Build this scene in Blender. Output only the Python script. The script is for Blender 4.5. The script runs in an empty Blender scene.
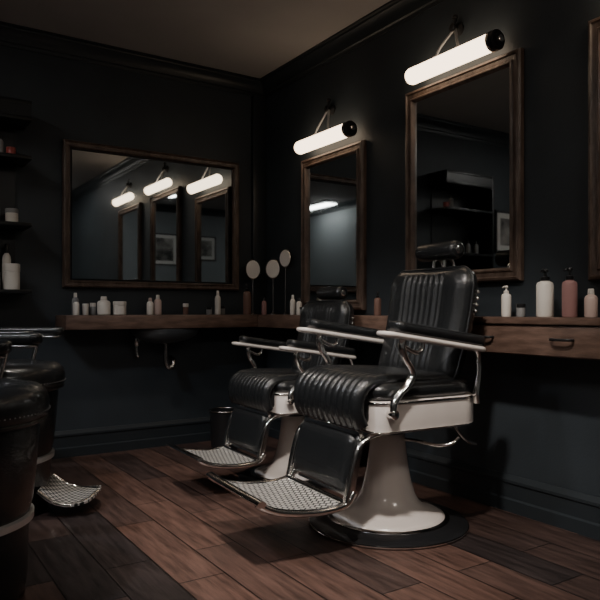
import bpy, bmesh, math, random
from mathutils import Vector, Matrix
random.seed(4)
S = bpy.context.scene
COL = S.collection
W, D, FR, LW, CH = 2.42, 4.20, -1.5, -1.3, 2.57   # right wall x, back wall y, front wall y, left wall x, ceiling z
CD = .21  # right counter depth

# ------------------------------------------------------------------ materials
def mat(name, col, rough=0.5, metal=0.0, emit=None, es=0.0, noise=None, nscale=8, bump=0.0, bscale=60, coat=0.0, stretch=(1,1,1), trans=0.0, ior=1.45):
    m = bpy.data.materials.new(name); m.use_nodes = True
    nt = m.node_tree; b = nt.nodes['Principled BSDF']
    b.inputs['Base Color'].default_value = (*col, 1)
    b.inputs['Roughness'].default_value = rough
    b.inputs['Metallic'].default_value = metal
    b.inputs['Coat Weight'].default_value = coat
    b.inputs['Transmission Weight'].default_value = trans
    b.inputs['IOR'].default_value = ior
    if emit:
        b.inputs['Emission Color'].default_value = (*emit, 1); b.inputs['Emission Strength'].default_value = es
    tc = nt.nodes.new('ShaderNodeTexCoord'); mp = nt.nodes.new('ShaderNodeMapping')
    mp.inputs['Scale'].default_value = stretch
    nt.links.new(tc.outputs['Object'], mp.inputs['Vector'])
    if noise:
        n = nt.nodes.new('ShaderNodeTexNoise'); n.inputs['Scale'].default_value = nscale; n.inputs['Detail'].default_value = 6
        r = nt.nodes.new('ShaderNodeValToRGB')
        r.color_ramp.elements[0].color = (*col, 1); r.color_ramp.elements[1].color = (*noise, 1)
        r.color_ramp.elements[0].position = .35; r.color_ramp.elements[1].position = .68
        nt.links.new(mp.outputs[0], n.inputs['Vector']); nt.links.new(n.outputs['Fac'], r.inputs[0]); nt.links.new(r.outputs[0], b.inputs['Base Color'])
    if bump:
        n2 = nt.nodes.new('ShaderNodeTexNoise'); n2.inputs['Scale'].default_value = bscale; n2.inputs['Detail'].default_value = 4
        bp = nt.nodes.new('ShaderNodeBump'); bp.inputs['Strength'].default_value = bump; bp.inputs['Distance'].default_value = .01
        nt.links.new(mp.outputs[0], n2.inputs['Vector']); nt.links.new(n2.outputs['Fac'], bp.inputs['Height']); nt.links.new(bp.outputs[0], b.inputs['Normal'])
    return m

M = {}
M['wall'] = mat('wall_paint', (.027,.034,.040), .55, noise=(.036,.045,.053), nscale=3, bump=.10, bscale=90)
M['wall2'] = mat('wall_paint_brightened', (.17,.185,.195), .6, noise=(.19,.205,.215), nscale=3)  # unseen walls, brightness put into the colour so mirrors reflect a lighter room
M['ceil'] = mat('ceiling_paint', (.34,.32,.31), .8, noise=(.38,.355,.345), nscale=2)
M['trim'] = mat('trim_paint', (.022,.027,.031), .38)
M['leather'] = mat('black_leather', (.010,.011,.012), .27, bump=.2, bscale=180, coat=.25)
M['chrome'] = mat('chrome', (.86,.84,.82), .13, 1.0)
M['dchrome'] = mat('dark_chrome', (.40,.38,.37), .25, 1.0)
M['satin'] = mat('satin_steel', (.62,.62,.62), .38, .7)
M['cream'] = mat('cream_enamel', (.70,.64,.60), .26, coat=.5, noise=(.64,.58,.54), nscale=5)
M['black'] = mat('black_metal', (.012,.012,.013), .28)
M['frame'] = mat('bronze_wood', (.062,.040,.031), .36, noise=(.15,.105,.082), nscale=9, bump=.3, bscale=30, stretch=(3,3,1))
M['counter'] = mat('walnut', (.085,.052,.039), .36, noise=(.16,.10,.076), nscale=5, bump=.15, bscale=20, stretch=(2,2,9))
M['mirror'] = mat('mirror_glass', (.66,.71,.73), .025, 1.0)
M['mirror2'] = mat('painted_mirror_glass', (.80,.77,.73), .3)  # vanity mirror glass, bright reflection painted as a pale colour
M['tube'] = mat('lamp_glass', (.9,.85,.78), .4, emit=(1.0,.76,.53), es=5.0)
M['white'] = mat('white_plastic', (.74,.70,.64), .33)
M['pink'] = mat('pink_plastic', (.60,.46,.41), .35)
M['rose'] = mat('rose_liquid', (.33,.18,.17), .2)
M['brown'] = mat('amber_plastic', (.17,.10,.08), .25)
M['grey'] = mat('grey_plastic', (.25,.25,.25), .4)
M['red'] = mat('red_plastic', (.30,.05,.045), .35)
M['cap'] = mat('black_plastic', (.012,.012,.013), .3)
M['shelf'] = mat('shelf_lacquer', (.008,.009,.010), .35)
M['ceramic'] = mat('dark_ceramic', (.05,.055,.06), .2)
M['matte'] = mat('print_mat', (.60,.58,.55), .8)
M['print'] = mat('print_ink', (.02,.02,.02), .6, noise=(.30,.28,.26), nscale=7)
M['dl'] = mat('added_spot_lens', (.9,.9,.9), .4, emit=(1,.88,.74), es=3)  # glowing lens of the added, unseen spots
M['panel'] = mat('light_diffuser', (.9,.9,.9), .4, emit=(1,.92,.84), es=24)

# tread plate
m = mat('tread_plate', (.55,.53,.50), .28, 1.0); M['tread'] = m
nt = m.node_tree; b = nt.nodes['Principled BSDF']
b.inputs['Metallic'].default_value = .6; b.inputs['Roughness'].default_value = .4
tc = nt.nodes.new('ShaderNodeTexCoord'); mp = nt.nodes.new('ShaderNodeMapping'); mp.inputs['Rotation'].default_value = (0,0,math.radians(45))
ck = nt.nodes.new('ShaderNodeTexBrick'); ck.offset = .5
ck.inputs['Scale'].default_value = 1; ck.inputs['Brick Width'].default_value = .024; ck.inputs['Row Height'].default_value = .024; ck.inputs['Mortar Size'].default_value = .0032
ck.inputs['Color1'].default_value = (.85,.82,.78,1); ck.inputs['Color2'].default_value = (.72,.69,.65,1); ck.inputs['Mortar'].default_value = (.02,.02,.02,1)
nt.links.new(tc.outputs['Object'], mp.inputs[0]); nt.links.new(mp.outputs[0], ck.inputs['Vector']); nt.links.new(ck.outputs['Color'], b.inputs['Base Color'])
bp = nt.nodes.new('ShaderNodeBump'); bp.invert = True; bp.inputs['Distance'].default_value = .004
nt.links.new(ck.outputs['Fac'], bp.inputs['Height']); nt.links.new(bp.outputs[0], b.inputs['Normal'])

# floor planks
m = mat('wood_planks', (.1,.05,.03), .33); M['floor'] = m
nt = m.node_tree; b = nt.nodes['Principled BSDF']
tc = nt.nodes.new('ShaderNodeTexCoord'); mp = nt.nodes.new('ShaderNodeMapping'); mp.inputs['Rotation'].default_value = (0,0,math.radians(90))
br = nt.nodes.new('ShaderNodeTexBrick'); br.offset = .37; br.offset_frequency = 2
for k,v in (('Scale',1),('Brick Width',.68),('Row Height',.17),('Mortar Size',.0028),('Mortar Smooth',.3)): br.inputs[k].default_value = v
br.inputs['Color1'].default_value = (.024,.021,.022,1); br.inputs['Color2'].default_value = (.130,.074,.058,1); br.inputs['Mortar'].default_value = (.003,.002,.002,1)
nt.links.new(tc.outputs['Object'], mp.inputs[0]); nt.links.new(mp.outputs[0], br.inputs['Vector'])
mp2 = nt.nodes.new('ShaderNodeMapping'); mp2.inputs['Scale'].default_value = (14,1.3,1)
nz = nt.nodes.new('ShaderNodeTexNoise'); nz.inputs['Scale'].default_value = 3; nz.inputs['Detail'].default_value = 8; nz.inputs['Roughness'].default_value = .65
nt.links.new(tc.outputs['Object'], mp2.inputs[0]); nt.links.new(mp2.outputs[0], nz.inputs['Vector'])
rp = nt.nodes.new('ShaderNodeValToRGB'); rp.color_ramp.elements[0].color = (.30,.29,.29,1); rp.color_ramp.elements[0].position = .32
rp.color_ramp.elements[1].color = (1.2,1.15,1.12,1); rp.color_ramp.elements[1].position = .7
nt.links.new(nz.outputs['Fac'], rp.inputs[0])
mx = nt.nodes.new('ShaderNodeMix'); mx.data_type = 'RGBA'; mx.blend_type = 'MULTIPLY'; mx.inputs['Factor'].default_value = 1
nt.links.new(br.outputs['Color'], mx.inputs['A']); nt.links.new(rp.outputs[0], mx.inputs['B']); nt.links.new(mx.outputs['Result'], b.inputs['Base Color'])
n3 = nt.nodes.new('ShaderNodeTexNoise'); n3.inputs['Scale'].default_value = 5
mr = nt.nodes.new('ShaderNodeMapRange'); mr.inputs['To Min'].default_value = .26; mr.inputs['To Max'].default_value = .50
nt.links.new(tc.outputs['Object'], n3.inputs['Vector']); nt.links.new(n3.outputs['Fac'], mr.inputs['Value']); nt.links.new(mr.outputs[0], b.inputs['Roughness'])
bp = nt.nodes.new('ShaderNodeBump'); bp.invert = True; bp.inputs['Distance'].default_value = .003; bp.inputs['Strength'].default_value = .8
bp2 = nt.nodes.new('ShaderNodeBump'); bp2.inputs['Distance'].default_value = .002; bp2.inputs['Strength'].default_value = .4
nt.links.new(br.outputs['Fac'], bp.inputs['Height']); nt.links.new(nz.outputs['Fac'], bp2.inputs['Height']); nt.links.new(bp.outputs[0], bp2.inputs['Normal']); nt.links.new(bp2.outputs[0], b.inputs['Normal'])

# ------------------------------------------------------------------ mesh helpers
def finish(name, bm, mats, parent=None, smooth=True, angle=40, loc=None):
    bmesh.ops.recalc_face_normals(bm, faces=bm.faces)
    me = bpy.data.meshes.new(name); bm.to_mesh(me); bm.free()
    if not isinstance(mats, (list, tuple)): mats = [mats]
    for k in mats: me.materials.append(M[k])
    if smooth:
        for p in me.polygons: p.use_smooth = True
        me.set_sharp_from_angle(angle=math.radians(angle))
    o = bpy.data.objects.new(name, me); COL.objects.link(o)
    if loc: o.location = loc
    if parent: o.parent = parent
    return o

def empty(name, loc=(0,0,0), rz=0, sc=1):
    e = bpy.data.objects.new(name, None); COL.objects.link(e)
    e.location = loc; e.rotation_euler = (0,0,rz); e.scale = (sc,sc,sc); e.empty_display_size = .1
    return e

def add_box(bm, lo, hi, mi=0, bev=0.0, seg=2):
    lo = Vector(lo); hi = Vector(hi)
    r = bmesh.ops.create_cube(bm, size=1.0)
    c = (lo+hi)/2; s = hi-lo
    for v in r['verts']: v.co = Vector((v.co.x*s.x+c.x, v.co.y*s.y+c.y, v.co.z*s.z+c.z))
    fs = {f for v in r['verts'] for f in v.link_faces}
    for f in fs: f.material_index = mi
    if bev > 0:
        es = list({e for v in r['verts'] for e in v.link_edges})
        rr = bmesh.ops.bevel(bm, geom=es, offset=bev, segments=seg, affect='EDGES', profile=.5)
        for f in rr['faces']: f.material_index = mi

def box(name, lo, hi, m, parent=None, bev=0.0, seg=2):
    bm = bmesh.new(); add_box(bm, lo, hi, 0, bev, seg)
    return finish(name, bm, m, parent, smooth=bev > 0)

def add_rings(bm, rings, mi=0, cap=True, mis=None):
    vs = [[bm.verts.new(p) for p in r] for r in rings]
    n = len(vs[0])
    for i in range(len(vs)-1):
        for j in range(n):
            f = bm.faces.new((vs[i][j], vs[i][(j+1)%n], vs[i+1][(j+1)%n], vs[i+1][j]))
            f.material_index = mis[i] if mis else mi
    if cap:
        f = bm.faces.new(vs[0][::-1]); f.material_index = mis[0] if mis else mi
        f = bm.faces.new(vs[-1]); f.material_index = mis[-1] if mis else mi

def add_lathe(bm, prof, c=(0,0,0), seg=32, mi=0, mis=None, cap=True):
    rings = [[(c[0]+r*math.cos(2*math.pi*k/seg), c[1]+r*math.sin(2*math.pi*k/seg), c[2]+z) for k in range(seg)] for r,z in prof]
    add_rings(bm, rings, mi, cap, mis)

def lathe(name, prof, m, parent=None, c=(0,0,0), seg=48, mis=None, angle=40):
    bm = bmesh.new(); add_lathe(bm, prof, c, seg, 0, mis)
    return finish(name, bm, m, parent, angle=angle)

def smooth_path(pts, n=6):
    P = [Vector(p) for p in pts]; P = [2*P[0]-P[1]] + P + [2*P[-1]-P[-2]]
    out = []
    for i in range(1, len(P)-2):
        for k in range(n):
            t = k/n; a,b_,c,d = P[i-1],P[i],P[i+1],P[i+2]
            out.append(.5*((2*b_)+(-a+c)*t+(2*a-5*b_+4*c-d)*t*t+(-a+3*b_-3*c+d)*t**3))
    out.append(P[-2]); return out

def add_tube(bm, pts, ra, rb=None, mi=0, seg=12, smooth=True, up=(0,1,0), closed=False):
    rb = rb or ra
    path = smooth_path(pts) if smooth else [Vector(p) for p in pts]
    rings = []; upv = Vector(up)
    for i,p in enumerate(path):
        if closed: t = path[(i+1)%len(path)]-path[i-1]
        else: t = path[min(i+1,len(path)-1)]-path[max(i-1,0)]
        t.normalize()
        s = t.cross(upv)
        if s.length < 1e-3: s = t.cross(Vector((1,0,.01)))
        s.normalize(); u = s.cross(t).normalized()
        rings.append([p + s*ra*math.cos(2*math.pi*k/seg) + u*rb*math.sin(2*math.pi*k/seg) for k in range(seg)])
    if closed: rings.append(rings[0][:]); add_rings(bm, rings, mi, False); bmesh.ops.remove_doubles(bm, verts=bm.verts, dist=1e-6)
    else: add_rings(bm, rings, mi)

def tube(name, pts, ra, m, parent=None, rb=None, seg=12, smooth=True, up=(0,1,0), closed=False):
    bm = bmesh.new(); add_tube(bm, pts, ra, rb, 0, seg, smooth, up, closed)
    return finish(name, bm, m, parent, angle=60)

def rrect(x0, x1, y0, y1, r, z, n=8, rback=None):
    pts = []; rb = rback or r
    for cx,cy,a0,rr in ((x1-r,y1-r,0,r),(x0+rb,y1-rb,90,rb),(x0+rb,y0+rb,180,rb),(x1-r,y0+r,270,r)):
        for k in range(n+1):
            a = math.radians(a0+90*k/n); pts.append((cx+rr*math.cos(a), cy+rr*math.sin(a), z))
    return pts

def rr_solid(name, x0,x1,y0,y1,r,z0,z1,edge,m,parent=None,rback=None,bulge=0.0, n=5):
    rings = []
    for k in range(n+1):
        a = math.pi/2*k/n; ins = edge*(1-math.sin(a)); rings.append((ins, z0+edge*(1-math.cos(a))))
    for k in range(n+1):
        a = math.pi/2*k/n; ins = edge*(1-math.cos(a)); rings.append((ins, z1-edge*(1-math.sin(a))))
    bm = bmesh.new()
    R = [rrect(x0+i,x1-i,y0+i,y1-i,max(r-i*.6,.008),z,rback=max((rback or r)-i*.6,.008)) for i,z in rings]
    add_rings(bm, R)
    return finish(name, bm, m, parent, angle=50)

# ------------------------------------------------------------------ room shell
T = .1
box('floor', (LW-T,FR-T,-.1), (W+T,D+T,0), 'floor')
box('ceiling', (LW-T,FR-T,CH), (W+T,D+T,CH+.1), 'ceil')
box('wall_right', (W,FR-T,0), (W+T,D+T,CH), 'wall')
box('wall_back', (LW-T,D,0), (W,D+T,CH), 'wall')
box('wall_left', (LW-T,FR-T,0), (LW,D,CH), 'wall2')
box('wall_front', (LW,FR-T,0), (W,FR,CH), 'wall2')

def moulding(name, axis, prof, a0, a1, m='trim'):
    bm = bmesh.new()
    def P(t, o, z):
        if axis == 'right': return (W-o, t, z)
        if axis == 'back': return (t, D-o, z)
        if axis == 'left': return (LW+o, t, z)
        return (t, FR+o, z)
    add_rings(bm, [[P(a0,o,z) for o,z in prof],[P(a1,o,z) for o,z in prof]])
    return finish(name, bm, m, angle=30)
base = [(0,0),(.028,0),(.028,.055),(.018,.062),(.018,.125),(.024,.130),(.024,.142),(.012,.155),(.006,.162),(0,.162)]
crown = [(0,-.17),(.012,-.17),(.016,-.14),(.03,-.13),(.035,-.10),(.06,-.06),(.10,-.035),(.105,-.02),(.13,-.015),(.13,0),(0,0)]
crown = [(o*.6, CH+z*.65) for o,z in crown]
for ax,a0,a1 in (('right',FR,D),('back',LW,W),('left',FR,D),('front',LW,W)):
    moulding('baseboard_'+ax, ax, base, a0, a1)
    moulding('trim_crown_'+ax, ax, crown, a0, a1)
box('trim_pilaster', (W-.11,D-.035,.16), (W,D,CH-.11), 'trim', bev=.004)

# ------------------------------------------------------------------ mirrors / pictures
def framed(name, wall, a0, a1, z0, z1, fw, prof, glass, fm='frame', gd=.012, inner=None, tilt=0):
    e = empty(name)
    def P(a, z, o):
        if wall == 'right': return (W-.002-o, a, z)
        if wall == 'back': return (a, D-.002-o, z)
        if wall == 'left': return (LW+.002+o, a, z)
        return (a, FR+.002+o, z)
    bm = bmesh.new(); rings = []
    for (s1,s2) in ((0,0),(1,0),(1,1),(0,1)):
        ring = []
        for ins,o in prof:
            a = (a1-ins) if s1 else (a0+ins); z = (z1-ins) if s2 else (z0+ins)
            ring.append(P(a,z,o))
        rings.append(ring)
    vs = [[bm.verts.new(p) for p in r] for r in rings]; n = len(prof)
    for i in range(4):
        for j in range(n):
            bm.faces.new((vs[i][j], vs[i][(j+1)%n], vs[(i+1)%4][(j+1)%n], vs[(i+1)%4][j]))
    finish('frame', bm, fm, e, angle=25)
    def panel(nm, ins, o0, o1, mm):
        p = P(a0+ins,z0+ins,o0); q = P(a1-ins,z1-ins,o1)
        lo = tuple(min(x,y) for x,y in zip(p,q)); hi = tuple(max(x,y) for x,y in zip(p,q))
        box(nm, lo, hi, mm, e)
    panel('glass' if not inner else 'mount', fw-.006, .002, gd, glass)
    if inner: panel('print', fw+.05, gd, gd+.002, inner)
    return e
mp_ = [(0,0),(0,.022),(.006,.032),(.016,.036),(.022,.028),(.040,.026),(.046,.034),(.052,.034),(.058,.020),(.062,.012),(.062,0)]
framed('wall_mirror','right',1.90,2.645,1.035,2.06,.062,mp_,'mirror')
framed('wall_mirror','right',3.005,3.66,.905,1.895,.062,mp_,'mirror')
framed('wall_mirror','right',.86,1.575,1.02,2.055,.062,mp_,'mirror')
framed('wall_mirror','back',.985,2.20,1.045,1.955,.062,[(i*.75,o) for i,o in mp_],'mirror')
pp = [(0,0),(0,.02),(.022,.02),(.022,0)]
framed('framed_photograph','front',.72,1.28,1.62,2.12,.022,pp,'matte','black',inner='print')
framed('framed_photograph','front',.05,.42,1.72,2.12,.022,pp,'matte','black',inner='print')
framed('framed_photograph','left',.55,1.15,1.45,2.2,.022,pp,'matte','black',inner='print')
framed('framed_photograph','left',1.5,2.1,1.35,1.75,.022,pp,'matte','black',inner='print')
framed('framed_photograph','left',1.5,2.1,1.82,2.2,.022,pp,'matte','black',inner='print')
framed('framed_photograph','back',-.45,-.1,1.45,1.85,.022,pp,'matte','black',inner='print')

# ------------------------------------------------------------------ wall lamps
def wall_lamp(y0, y1, z, x=W-.09, zb=.2, dy0=.0):
    e = empty('wall_lamp', (x,(y0+y1)/2,z)); h = (y1-y0)/2; R = .042
    def ycyl(name, prof, m):
        bm = bmesh.new(); seg = 32
        add_rings(bm, [[(r*math.cos(2*math.pi*k/seg), yy, r*math.sin(2*math.pi*k/seg)) for k in range(seg)] for yy,r in prof])
        return finish(name, bm, m, e, angle=35)
    ycyl('glass_tube', [(-h+.03,R*.98),(-h+.031,R),(h-.02,R),(h-.008,R*.9),(h,R*.6)], 'tube')
    ycyl('end_cap', [(-h-.004,.018),(-h-.004,.026),(-h,.026),(-h,R*.95),(-h+.006,R*1.08),(-h+.012,R*1.08),(-h+.026,R*1.05),(-h+.032,R*1.02)], 'black')
    ycyl('end_ring', [(-h+.026,R*1.03),(-h+.026,R*1.1),(-h+.04,R*1.1),(-h+.04,R*1.03)], 'chrome')
    ycyl('end_knob', [(-h-.016,.012),(-h-.014,.016),(-h-.004,.016)], 'chrome')
    wx = W-x
    bm = bmesh.new()
    for dy in (-.075,.075):
        add_tube(bm, [(.0,dy0*.8+dy,R*.9),(.015,dy0+dy*.75,R+.045),(wx-.035,dy0+dy*.12,zb-.01)], .0065, mi=0)
        add_box(bm, (-.012,dy0*.8+dy-.012,R*.85),(.012,dy0*.8+dy+.012,R*1.12), 0, .003)
    finish('bracket_arms', bm, 'satin', e)
    bm = bmesh.new()
    seg = 24
    add_rings(bm, [[(wx-.001-o, dy0+r*math.cos(2*math.pi*k/seg), zb+r*math.sin(2*math.pi*k/seg)) for k in range(seg)] for o,r in ((0,.032),(.010,.032),(.014,.024),(.022,.014),(.038,.014),(.042,.019),(.052,.019),(.056,.012))])
    add_tube(bm, [(wx-.03,dy0,zb),(wx-.03,dy0,zb+.05)], .008, smooth=False)
    add_lathe(bm, [(.006,0),(.014,.004),(.014,.016),(.006,.022)], (wx-.03,dy0,zb+.045), 16)
    finish('wall_mount', bm, 'black', e)
    return e
wall_lamp(1.965,2.545,2.105,zb=.175,dy0=.03)
wall_lamp(3.03,3.60,1.958,zb=.20,dy0=.03)
wall_lamp(.93,1.48,2.13,zb=.17)

# ------------------------------------------------------------------ counters
CT = .875
e = empty('wall_counter')
box('back_slab', (.945,D-.27,CT-.085), (W-.002,D-.002,CT), 'counter', e, .004)
e2 = empty('wall_counter')
box('slab', (W-CD,2.16,CT-.085), (W-.002,D-.272,CT), 'counter', e2, .004)
e3 = empty('drawer_counter')
box('top_slab', (W-CD-.01,.5,CT-.028), (W-.002,2.155,CT), 'counter', e3, .004)
box('carcass', (W-CD+.015,.52,CT-.155), (W-.004,2.145,CT-.028), 'counter', e3, .002)
for i,(a,b_) in enumerate(((1.33,2.14),(.53,1.32))):
    box('drawer_front_%d'%i, (W-CD+.002,a,CT-.150), (W-CD+.016,b_,CT-.034), 'counter', e3, .003)
    for j,c in enumerate((a+.23,b_-.20)):
        tube('drawer_handle_%d%d'%(i,j), [(W-CD+.002,c-.045,CT-.085),(W-CD-.02,c-.04,CT-.085),(W-CD-.026,c,CT-.085),(W-CD-.02,c+.04,CT-.085),(W-CD+.002,c+.045,CT-.085)], .0055, 'black', e3, up=(0,0,1))

# sink under back counter
e = empty('wash_basin', (1.60,D-.15,0))
bm = bmesh.new(); seg = 40; R = []
for k in range(9):
    a = math.pi/2*k/8
    R.append([( (.22*math.sin(a)+.02)*math.cos(2*math.pi*j/seg), (.10*math.sin(a)+.02)*math.sin(2*math.pi*j/seg), CT-.088-.10*math.cos(a)) for j in range(seg)])
add_rings(bm, R); finish('bowl', bm, 'ceramic', e)
tube('drain_trap', [(0,0,CT-.18),(0,0,CT-.30),(.02,0,CT-.34),(.05,0,CT-.33),(.06,.03,CT-.29),(.06,.145,CT-.28)], .016, 'dchrome', e)
tube('supply_pipe', [(-.16,.10,CT-.09),(-.16,.10,CT-.24),(-.15,.10,CT-.27),(-.15,.145,CT-.28)], .011, 'chrome', e)
lathe('valve', [(.016,0),(.02,.005),(.02,.03),(.014,.035)], 'chrome', e, (-.16,.10,CT-.2), 16)

# ------------------------------------------------------------------ bottles
def bottle(kind, x, y, h, r, body='white', cap='cap', z=CT):
    names = {'pump':'pump_bottle','jar':'cosmetic_jar','bottle':'lotion_bottle','spray':'spray_bottle'}
    bm = bmesh.new(); z0 = .0008
    if kind == 'jar':
        add_lathe(bm, [(r*.9,z0),(r,.004),(r,h*.68),(r*.94,h*.7)], mi=0, seg=28)
        add_lathe(bm, [(r*1.02,h*.7),(r*1.04,h*.73),(r*1.04,h*.97),(r*.95,h)], mi=1, seg=28)
    elif kind == 'bottle':
        add_lathe(bm, [(r*.9,z0),(r,.005),(r,h*.66),(r*.85,h*.74),(r*.45,h*.8)], mi=0, seg=28)
        add_lathe(bm, [(r*.5,h*.8),(r*.52,h*.82),(r*.46,h*.98),(r*.38,h)], mi=1, seg=24)
    else:
        add_lathe(bm, [(r*.9,z0),(r,.006),(r,h*.66),(r*.9,h*.71),(r*.45,h*.75)], mi=0, seg=28)
        add_lathe(bm, [(r*.5,h*.75),(r*.52,h*.76),(r*.52,h*.83),(r*.2,h*.84),(r*.16,h*.93),(r*.38,h*.935),(r*.38,h*.975),(r*.3,h)], mi=1, seg=20)
        add_tube(bm, [(0,0,h*.962),(-r*.7,-r*.15,h*.965),(-r*1.15,-r*.2,h*.93)], r*.13, mi=1, seg=8)
    o = finish(names[kind], bm, [body,cap], None, angle=35, loc=(x,y,z))
    o.rotation_euler = (0,0,random.uniform(-.5,.9)); return o
# right counter
bottle('pump',2.30,1.90,.135,.021,'white','white')
bottle('jar',2.27,1.80,.055,.018,'grey','cap')
bottle('pump',2.28,1.69,.195,.034,'white','cap')
bottle('pump',2.29,1.585,.195,.029,'rose','cap')
bottle('bottle',2.30,1.50,.11,.024,'pink','white')
bottle('bottle',2.31,1.40,.15,.026,'brown','cap')
bottle('pump',2.31,2.775,.13,.020,'brown','cap')
bottle('bottle',2.30,3.62,.13,.018,'white','white')
bottle('bottle',2.30,3.545,.11,.018,'white','cap')
bottle('jar',2.28,3.47,.05,.02,'grey','cap')
# back counter
Y = D-.12
bottle('bottle',1.035,Y,.135,.020,'grey','white')
bottle('bottle',1.025,Y-.06,.10,.018,'white','grey')
bottle('jar',1.09,Y-.02,.07,.018,'white','white')
bottle('jar',1.145,Y+.02,.075,.017,'grey','white')
bottle('bottle',1.207,Y,.115,.040,'white','white')
bottle('jar',1.306,Y,.085,.040,'white','white')
bottle('bottle',1.505,Y,.11,.022,'white','pink')
bottle('bottle',1.56,Y+.01,.13,.024,'pink','white')
bottle('jar',1.75,Y,.075,.018,'brown','white')
bottle('jar',1.92,Y,.05,.018,'grey','cap')
bottle('bottle',1.985,Y,.165,.020,'white','white')
bottle('jar',2.05,Y+.06,.06,.018,'grey','cap')
bottle('pump',2.17,Y-.08,.215,.028,'brown','cap')
bottle('bottle',2.27,Y-.14,.12,.018,'rose','cap')

def vanity_mirror(x, y, h, r, rz, tilt=.15):
    e = empty('vanity_mirror', (x,y,CT), rz)
    lathe('stand_base', [(.030,.0006),(.030,.006),(.012,.012),(.006,.02)], 'dchrome', e, seg=28)
    tube('stem', [(0,0,.01),(0,0,h-r)], .004, 'dchrome', e, smooth=False)
    bm = bmesh.new(); seg = 36
    def ell(off, s): return [(s*.85*math.cos(2*math.pi*k/seg), off, h+s*1.1*math.sin(2*math.pi*k/seg)) for k in range(seg)]
    add_rings(bm, [ell(.008,r*.9),ell(.010,r),ell(-.004,r*1.05),ell(-.008,r*.98),ell(-.006,r*.92)])
    finish('rim', bm, 'dchrome', e)
    bm = bmesh.new(); add_rings(bm, [ell(-.0065,r*.94),ell(-.010,r*.9)]); finish('glass', bm, 'mirror2', e)
vanity_mirror(2.275,4.11,.32,.062,math.radians(-15))
vanity_mirror(2.33,3.92,.315,.060,math.radians(-50))
vanity_mirror(2.375,3.83,.385,.055,math.radians(-70))

# ------------------------------------------------------------------ wall shelf at left
e = empty('wall_shelf')
SX0, SX1 = .20, .765
for i,z in enumerate((1.02,1.40,1.78,2.0,2.09)):
    box('board_%d'%i, (SX0,D-.24,z-.022), (SX1,D-.002,z), 'shelf', e, .002)
box('side_l', (SX0-.02,D-.24,.998), (SX0,D-.002,2.09), 'shelf', e, .002)
box('back_panel', (SX0,D-.012,1.02), (SX1-.05,D-.002,2.0), 'shelf', e)
box('top_front', (SX0,D-.238,2.0), (SX1-.002,D-.22,2.075), 'shelf', e)
def sb(kind,x,h,r,b_,c,z,dy=.14): bottle(kind,x,D-dy,h,r,b_,c,z)
for z in (1.02,1.40):
    for k in range(3): sb('bottle',.30+k*.1,.12,.02,'grey','cap',z)
sb('jar',.675,.15,.043,'white','white',1.02)
sb('jar',.58,.10,.035,'grey','cap',1.02)
sb('bottle',.66,.27,.024,'white','cap',1.0201,dy=.06)
sb('jar',.675,.085,.034,'white','grey',1.40)
sb('bottle',.59,.12,.022,'grey','cap',1.40)
sb('jar',.67,.055,.025,'red','red',1.78)
sb('bottle',.61,.12,.02,'grey','cap',1.78)

# waste bin
e = empty('waste_bin', (1.93,3.86,0))
lathe('bucket', [(.07,.001),(.085,.005),(.10,.25),(.105,.255),(.098,.255),(.09,.02)], 'black', e, seg=32)
tube('rim', [(.102*math.cos(a),.102*math.sin(a),.255) for a in [2*math.pi*k/24 for k in range(24)]], .005, 'dchrome', e, smooth=False, up=(0,0,1), closed=True)

# ------------------------------------------------------------------ barber chair
def ribbed_sheet(name, path, y0, y1, nr, bump, edge, m, parent, ny=120, thick=.04):
    P = smooth_path([(x,0,z) for x,z in path], 6); bm = bmesh.new(); grid = []
    n = len(P)
    for i,p in enumerate(P):
        t = P[min(i+1,n-1)]-P[max(i-1,0)]; t.normalize(); nrm = Vector((-t.z,0,t.x))
        if nrm.z < 0 and abs(nrm.z) > abs(nrm.x): nrm = -nrm
        row = []
        for j in range(ny+1):
            u = j/ny; y = y0+(y1-y0)*u
            hgt = bump*abs(math.sin(math.pi*nr*u))**.6
            ed = min(u,1-u)*(y1-y0)
            if ed < edge: hgt -= edge*.7*(1-math.sqrt(max(0,1-(1-ed/edge)**2)))
            row.append(bm.verts.new(p+nrm*hgt+Vector((0,y,0))))
        grid.append(row)
    for i in range(n-1):
        for j in range(ny): bm.faces.new((grid[i][j],grid[i][j+1],grid[i+1][j+1],grid[i+1][j]))
    o = finish(name, bm, m, parent, angle=80)
    md = o.modifiers.new('solid','SOLIDIFY'); md.thickness = thick; md.offset = 0
    return o

def outline(hw, H, t, rt, taper):
    dt = (1-t)*H; db = t*H; wv = hw*(1-taper*(1-t))
    if dt < rt: wv -= rt*.9*(1-math.sqrt(max(0,1-(1-dt/rt)**2)))
    if db < .05: wv -= .05*(1-math.sqrt(max(0,1-(1-db/.05)**2)))
    return wv

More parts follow.
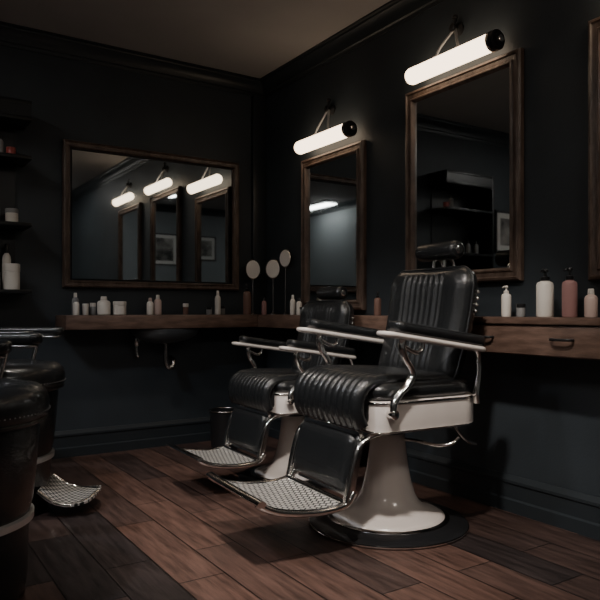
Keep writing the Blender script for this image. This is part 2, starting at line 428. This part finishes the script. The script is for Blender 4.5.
def pillow(name, hw, z0, z1, x_of, th, nr, m, parent, rib_u=.55, bump=.010, round_top=.085, ny=110, nz=60, taper=.05):
    bm = bmesh.new(); F = []; B = []
    H = z1-z0
    for i in range(nz+1):
        s = -math.cos(math.pi*i/nz); t = (s+1)/2
        rowF = []; rowB = []
        wv = outline(hw,H,t,round_top,taper)
        for j in range(ny+1):
            u = -math.cos(math.pi*j/ny); y = wv*u
            e_ = (max(0,1-abs(u)**5))**.5*(max(0,1-abs(s)**8))**.5
            f = th*.5*e_
            bmp = 0
            if abs(u) < rib_u and abs(s) < .9:
                k = (u/rib_u+1)/2
                fade = min(1,(0.9-abs(s))/.08)
                bmp = bump*(abs(math.sin(math.pi*nr*k))**.6-.9)*fade
            wrap = .025*u*u
            x = x_of(t); z = z0+t*H
            rowF.append(bm.verts.new((x+f+bmp+wrap,y,z)))
            if i in (0,nz) or j in (0,ny): rowB.append(rowF[-1])
            else: rowB.append(bm.verts.new((x-f+wrap,y,z)))
        F.append(rowF); B.append(rowB)
    for i in range(nz):
        for j in range(ny):
            bm.faces.new((F[i][j],F[i][j+1],F[i+1][j+1],F[i+1][j]))
            q = (B[i][j],B[i+1][j],B[i+1][j+1],B[i][j+1])
            if len(set(q)) == 4:
                try: bm.faces.new(q)
                except ValueError: pass
    bmesh.ops.remove_doubles(bm, verts=bm.verts, dist=1e-5)
    return finish(name, bm, m, parent, angle=70)

def arm_pad(name, y, m, parent, z_of, x0, x1, hw, th, lift):
    bm = bmesh.new(); rings = []; n = 26; seg = 20
    for i in range(n+1):
        s = i/n; a = math.pi*s
        x = x0+(x1-x0)*(1-math.cos(a))/2
        k = math.sin(a)
        wd = hw*(min(1, (k*2.2))**.5 if k > 0 else 0)*(.85+.3*((x-x0)/(x1-x0)))
        wd = max(wd, .003); tt = max(th*(min(1,k*2.6))**.5 if k > 0 else 0, .002)
        ring = []
        for q in range(seg):
            b_ = 2*math.pi*q/seg
            cc, ss = math.cos(b_), math.sin(b_)
            ring.append((x, y+wd*math.copysign(abs(cc)**.6,cc), z_of(x)+lift+tt*math.copysign(abs(ss)**.6,ss)))
        rings.append(ring)
    add_rings(bm, rings); return finish(name, bm, m, parent, angle=60)

def barber_chair(loc, rz, sc, headz=0.0):
    e = empty('barber_chair', (loc[0],loc[1],0), rz, sc)
    # base
    lathe('base_disc', [(.31,.001),(.330,.004),(.334,.014),(.316,.022),(.295,.028),(.262,.032)], 'black', e, seg=72)
    lathe('base_ring', [(.246,.0305),(.256,.0305),(.258,.036),(.246,.040)], 'chrome', e, seg=72)
    lathe('base_edge_ring', [(.330,.003),(.337,.005),(.337,.010),(.331,.012)], 'chrome', e, seg=72)
    lathe('pedestal', [(.240,.031),(.238,.042),(.218,.052),(.186,.062),(.156,.076),(.131,.098),(.113,.135),(.100,.18),(.088,.24),(.079,.31),(.073,.37),(.070,.385),(.064,.392)], 'cream', e, seg=72, angle=60)
    lathe('piston', [(.052,.388),(.052,.43)], 'chrome', e, seg=40)
    lathe('collar', [(.076,.385),(.080,.39),(.080,.402),(.06,.408)], 'black', e, seg=40)
    rr_solid('seat_mechanism', -.17,.17,-.16,.16,.03,.408,.450,.008,'black', e)
    # seat frame band (enamel) with chrome trims
    rr_solid('seat_band', -.285,.255,-.285,.285,.055,.438,.560,.010,'cream', e, rback=.12)
    rr_solid('band_trim_low', -.289,.259,-.289,.289,.058,.441,.448,.003,'chrome', e, rback=.124)
    rr_solid('band_trim_top', -.289,.259,-.289,.289,.058,.547,.557,.003,'chrome', e, rback=.124)
    # cushion
    rr_solid('seat_cushion', -.262,.262,-.278,.278,.07,.553,.628,.036,'leather', e, rback=.10)
    rr_solid('seat_front_core', .18,.285,-.225,.225,.03,.475,.60,.02,'leather', e)
    ribbed_sheet('seat_channels', [(-.16,.616),(-.05,.624),(.08,.630),(.19,.632),(.255,.622),(.295,.590),(.307,.545),(.302,.50),(.285,.468)], -.238,.238, 11, .014, .02, 'leather', e, thick=.030)
    # back
    BW = .265; bz0,bz1 = .605,1.085; H = bz1-bz0
    xo = lambda t: -.165-.105*t-.02*math.sin(math.pi*t)
    pillow('backrest', BW, bz0, bz1, xo, .150, 7, 'leather', e, rib_u=.5, bump=.013)
    pts = []
    for i in range(61):
        s = -math.cos(math.pi*i/60); t = (s+1)/2
        pts.append((xo(t)+.025, outline(BW,H,t,.085,.05)+.001, bz0+t*H))
    full = pts + [(x,-y,z) for x,y,z in pts[::-1]]
    tube('back_piping', full, .006, 'leather', e, seg=8, smooth=False, up=(1,0,0), closed=True)
    bm = bmesh.new()
    for yy in (-1,1):
        for q in range(4):
            t = .78-.055*q; bmesh.ops.create_uvsphere(bm, u_segments=10, v_segments=6, radius=.008, matrix=Matrix.Translation((xo(t)-.005, yy*(BW*(1-.05*(1-t))-.002), bz0+t*H)))
    finish('back_studs', bm, 'chrome', e)
    box('back_hinge', (-.275,-.16,.55), (-.155,.16,.63), 'black', e, .012)
    # headrest
    hz = 1.165+headz
    bm = bmesh.new(); seg = 32; L = .125; rr = .043
    prof = [(-L,.012),(-L-.002,.028),(-L+.004,rr*.9),(-L+.016,rr),(0,rr*1.03),(L-.016,rr),(L-.004,rr*.9),(L+.002,.028),(L,.012)]
    add_rings(bm, [[(-.285+r*math.cos(2*math.pi*k/seg), yy, hz+r*.95*math.sin(2*math.pi*k/seg)) for k in range(seg)] for yy,r in prof])
    finish('headrest', bm, 'leather', e, angle=50)
    for q,yy in enumerate((-.035,.035)):
        tube('headrest_post_%d'%q, [(-.285,yy,hz-.02),(-.285,yy,hz-.06),(-.278,yy,1.06)], .008, 'chrome', e)
        tube('headrest_strut_%d'%q, [(-.29,yy,hz-.01),(-.335,yy,hz-.05),(-.347,yy,1.03),(-.335,yy,.95)], .007, 'chrome', e)
    box('headrest_clamp', (-.354,-.055,.99), (-.327,.055,1.03), 'chrome', e, .005)
    bm = bmesh.new()
    for sgn in (-1,1):
        add_rings(bm, [[(-.285+r*math.cos(2*math.pi*k/seg), sgn*yy, hz+r*math.sin(2*math.pi*k/seg)) for k in range(seg)] for yy,r in ((L-.001,.018),(L+.006,.018),(L+.008,.012))])
    finish('headrest_caps', bm, 'chrome', e)
    # arms
    zf = lambda x: .750+.070*((x+.25)/.48)
    for nm,sg in (('near',1),('far',-1)):
        y = sg*.308
        arm_pad('arm_plate_'+nm, y, 'cream', e, zf, -.245, .262, .042, .012, -.006)
        arm_pad('arm_pad_'+nm, y, 'leather', e, zf, -.24, .212, .040, .024, .026)
        yb = sg*.302
        tube('arm_front_support_'+nm, [(.150,yb,.800),(.160,yb,.765),(.145,yb,.72),(.120,yb,.685),(.110,yb,.655),(.135,yb,.62),(.170,yb,.59),(.198,yb,.55),(.20,yb,.50)], .013, 'chrome', e, rb=.018)
        tube('arm_scroll_'+nm, [(.150,yb,.765),(.095,yb,.742),(.065,yb,.752),(.06,yb,.785)], .009, 'chrome', e, rb=.012)
        tube('arm_rear_support_'+nm, [(-.205,yb,.752),(-.225,yb,.71),(-.225,yb,.64),(-.215,yb,.57),(-.22,yb,.53)], .010, 'chrome', e, rb=.018)
        bm = bmesh.new()
        for cx,cz in ((.20,.515),):
            add_rings(bm, [[(cx+r*math.cos(2*math.pi*k/20), sg*o, cz+r*math.sin(2*math.pi*k/20)) for k in range(20)] for o,r in ((.284,.018),(.318,.018),(.322,.012))])
        finish('arm_boss_'+nm, bm, 'chrome', e)
    # leg rest
    for nm,sg in (('a',1),('b',-1)):
        y = sg*.225
        tube('leg_bar_'+nm, [(.16,y,.435),(.25,y,.425),(.305,y,.385),(.335,y,.30),(.352,y,.225),(.362,y,.185)], .010, 'chrome', e, rb=.015)
        tube('foot_rail_'+nm, [(.325,y,.225),(.36,y,.185),(.44,y,.172),(.54,y,.178),(.63,y,.194),(.685,y,.215),(.72,y,.240)], .014, 'chrome', e, rb=.016)
    # calf pad
    bm = bmesh.new()
    rings = []
    for (o,ins) in ((-.022,.012),(-.016,.0),(.008,.0),(.020,.012),(.026,.035)):
        ring = []
        for (x,y,z) in rrect(-.108+ins,.108-ins,-.205+ins,.205-ins,.03,0):
            zz = .325+x*.98; xx = .318-x*.22
            ring.append((xx+o*.97, y, zz+o*.22))
        rings.append(ring)
    add_rings(bm, rings); finish('calf_pad', bm, 'leather', e, angle=60)
    bm = bmesh.new()
    rings = []
    for (o,ins) in ((-.026,0),(-.026,-.014),(-.006,-.014),(-.006,0)):
        rings.append([(.318-x*.22+o*.97, y, .325+x*.98+o*.22) for x,y,z in rrect(-.108+ins,.108-ins,-.205+ins,.205-ins,.03,0)])
    add_rings(bm, rings); finish('calf_frame', bm, 'chrome', e, angle=60)
    # foot plate (tread)
    P = smooth_path([(.365,0,.184),(.44,0,.173),(.54,0,.179),(.63,0,.195),(.70,0,.225)], 6)
    bm = bmesh.new(); R = []
    for p in P:
        R.append([(p.x,-.218,p.z-.005),(p.x,.218,p.z-.005),(p.x,.218,p.z+.005),(p.x,-.218,p.z+.005)])
    add_rings(bm, R); finish('foot_plate', bm, 'tread', e, angle=40)
    tube('foot_bar_front', [(.710,-.242,.236),(.716,-.12,.238),(.717,0,.238),(.716,.12,.238),(.710,.242,.236)], .018, 'chrome', e, rb=.012, up=(0,0,1))
    tube('foot_bar_rear', [(.362,-.225,.188),(.362,.225,.188)], .013, 'chrome', e, smooth=False, up=(0,0,1))
    box('foot_bracket', (.40,-.03,.135), (.47,.03,.170), 'black', e, .008)
    lathe('foot_knob', [(.012,0),(.02,.004),(.02,.03),(.012,.036)], 'black', e, (.435,.10,.134), 20)
    # pump lever
    tube('pump_lever', [(-.02,.05,.36),(-.03,.14,.37),(-.06,.24,.365),(-.10,.285,.375),(-.135,.29,.395)], .007, 'chrome', e, up=(0,0,1))
    tube('recline_lever', [(-.18,.20,.445),(-.20,.22,.40),(-.24,.23,.36),(-.29,.22,.345)], .006, 'dchrome', e)
    return e
barber_chair((1.845,2.15), math.radians(176), 1.0)
barber_chair((1.915,3.01), math.radians(178), .88, headz=-.03)

# ------------------------------------------------------------------ drum base chairs on the left
def drum_chair(loc, rz, foot):
    e = empty('salon_chair', (loc[0],loc[1],0), rz)
    lathe('drum_body', [(.20,.001),(.225,.006),(.232,.05),(.236,.20),(.243,.235)], 'leather', e, seg=64, angle=50)
    lathe('chrome_band', [(.243,.232),(.252,.236),(.253,.256),(.244,.260)], 'satin', e, seg=64)
    lathe('upper_body', [(.240,.258),(.250,.30),(.262,.42),(.270,.52),(.268,.545)], 'leather', e, seg=64, angle=50)
    lathe('seat', [(.262,.54),(.285,.55),(.297,.575),(.300,.61),(.292,.64),(.270,.660),(.20,.672),(.05,.678)], 'leather', e, seg=64, angle=70)
    tube('seat_piping', [(.290*math.cos(a),.290*math.sin(a),.558) for a in [2*math.pi*k/48 for k in range(48)]], .006, 'leather', e, smooth=False, up=(0,0,1), closed=True)
    bm = bmesh.new()
    for k in range(110):
        a = 2*math.pi*k/110
        add_box(bm, (.3005*math.cos(a)-.0018,.3005*math.sin(a)-.0018,.584),(.3005*math.cos(a)+.0018,.3005*math.sin(a)+.0018,.587))
    finish('stitching', bm, 'grey', e, smooth=False)
    pillow('backrest', .25, .66, 1.02, lambda t: -.22-.08*t, .11, 7, 'leather', e)
    for nm,sg in (('a',1),('b',-1)):
        arm_pad('arm_pad_'+nm, sg*.285, 'leather', e, lambda x: .80, -.26,.24,.038,.022,.0)
        arm_pad('arm_plate_'+nm, sg*.285, 'dchrome', e, lambda x: .774, -.25,.225,.034,.006,.0)
        tube('arm_post_'+nm, [(.12,sg*.285,.780),(.10,sg*.30,.70),(.08,sg*.298,.62)], .011, 'dchrome', e)
        tube('arm_rear_post_'+nm, [(-.2,sg*.285,.780),(-.2,sg*.27,.70),(-.19,sg*.22,.62)], .011, 'dchrome', e)
    if foot:
        P = smooth_path([(.22,0,.12),(.28,0,.075),(.35,0,.055),(.42,0,.062),(.46,0,.08)], 6)
        bm = bmesh.new(); n = len(P); R = []
        for i,p in enumerate(P):
            w = .15*math.sqrt(max(.02,1-(max(0,i/(n-1)-.5)*2)**2.2))
            R.append([(p.x,-w,p.z-.005),(p.x,w,p.z-.005),(p.x,w,p.z+.005),(p.x,-w,p.z+.005)])
        add_rings(bm, R); finish('foot_plate', bm, 'tread', e, angle=40)
        for nm,sg in (('a',1),('b',-1)):
            tube('foot_rim_'+nm, [(.22,sg*.15,.12),(.28,sg*.152,.075),(.35,sg*.145,.055),(.415,sg*.10,.062),(.455,sg*.02,.08)], .009,'chrome',e)
    return e
drum_chair((.200,2.33), math.radians(-20), False)
drum_chair((.465,3.23), math.radians(-25), True)

# ------------------------------------------------------------------ ceiling lights, mostly unseen and added
def added_spot(x, y, power, size=.22, spot=None, tgt=None, col=(1,.86,.70)):  # unseen ceiling spots, added as key and fill light for the chairs
    e = empty('added_ceiling_spot', (x,y,CH))
    lathe('housing', [(.09,-.001),(.12,-.001),(.12,-.012),(.10,-.022),(.09,-.022)], 'black', e, seg=40)
    lathe('lens', [(.088,-.003),(.088,-.008)], 'dl', e, seg=40)
    l = bpy.data.lights.new('lamp', 'SPOT'); l.energy = power; l.color = col
    l.spot_size = math.radians(spot or 80); l.spot_blend = .8; l.shadow_soft_size = size
    o = bpy.data.objects.new('lamp', l); COL.objects.link(o); o.parent = e; o.location = (0,0,-.04)
    d = Vector(tgt or (x,y,0))-Vector((x,y,CH-.04)); o.rotation_euler = d.to_track_quat('-Z','Y').to_euler()
added_spot(.75,1.15,330,.08,56,(1.68,2.12,.4),(1,.92,.84))
added_spot(.85,2.9,110,.08,75,(1.5,2.9,.3),(1,.90,.80))
added_spot(-.4,2.2,130,.08,85,(.5,2.6,.5),(.85,.91,1))
added_spot(1.5,-.2,25,.08,100,(1.8,.7,.4))
def linear_light(x0,x1,y0,y1):
    e = empty('ceiling_fill_light')
    box('housing', (x0-.02,y0-.02,CH-.04),(x1+.02,y1+.02,CH-.001),'black',e,.004)
    box('diffuser', (x0,y0,CH-.055),(x1,y1,CH-.041),'panel',e,.003)
linear_light(1.2,2.0,-.5,-.35)
linear_light(-1.1,-.92,-.4,.3)  # unseen panel, added for room fill
linear_light(-.75,-.57,2.2,3.1)  # another added panel out of view, fills from the left

w = bpy.data.worlds.new('world'); S.world = w; w.use_nodes = True
w.node_tree.nodes['Background'].inputs[0].default_value = (.02,.025,.03,1)

cam = bpy.data.cameras.new('camera'); co = bpy.data.objects.new('camera', cam); COL.objects.link(co)
cam.sensor_width = 36; cam.lens = 659/600*36; cam.shift_y = 11/600; cam.clip_start = .05
co.location = (0,0,.9); co.rotation_euler = (math.radians(90),0,math.radians(-33.06))
S.camera = co
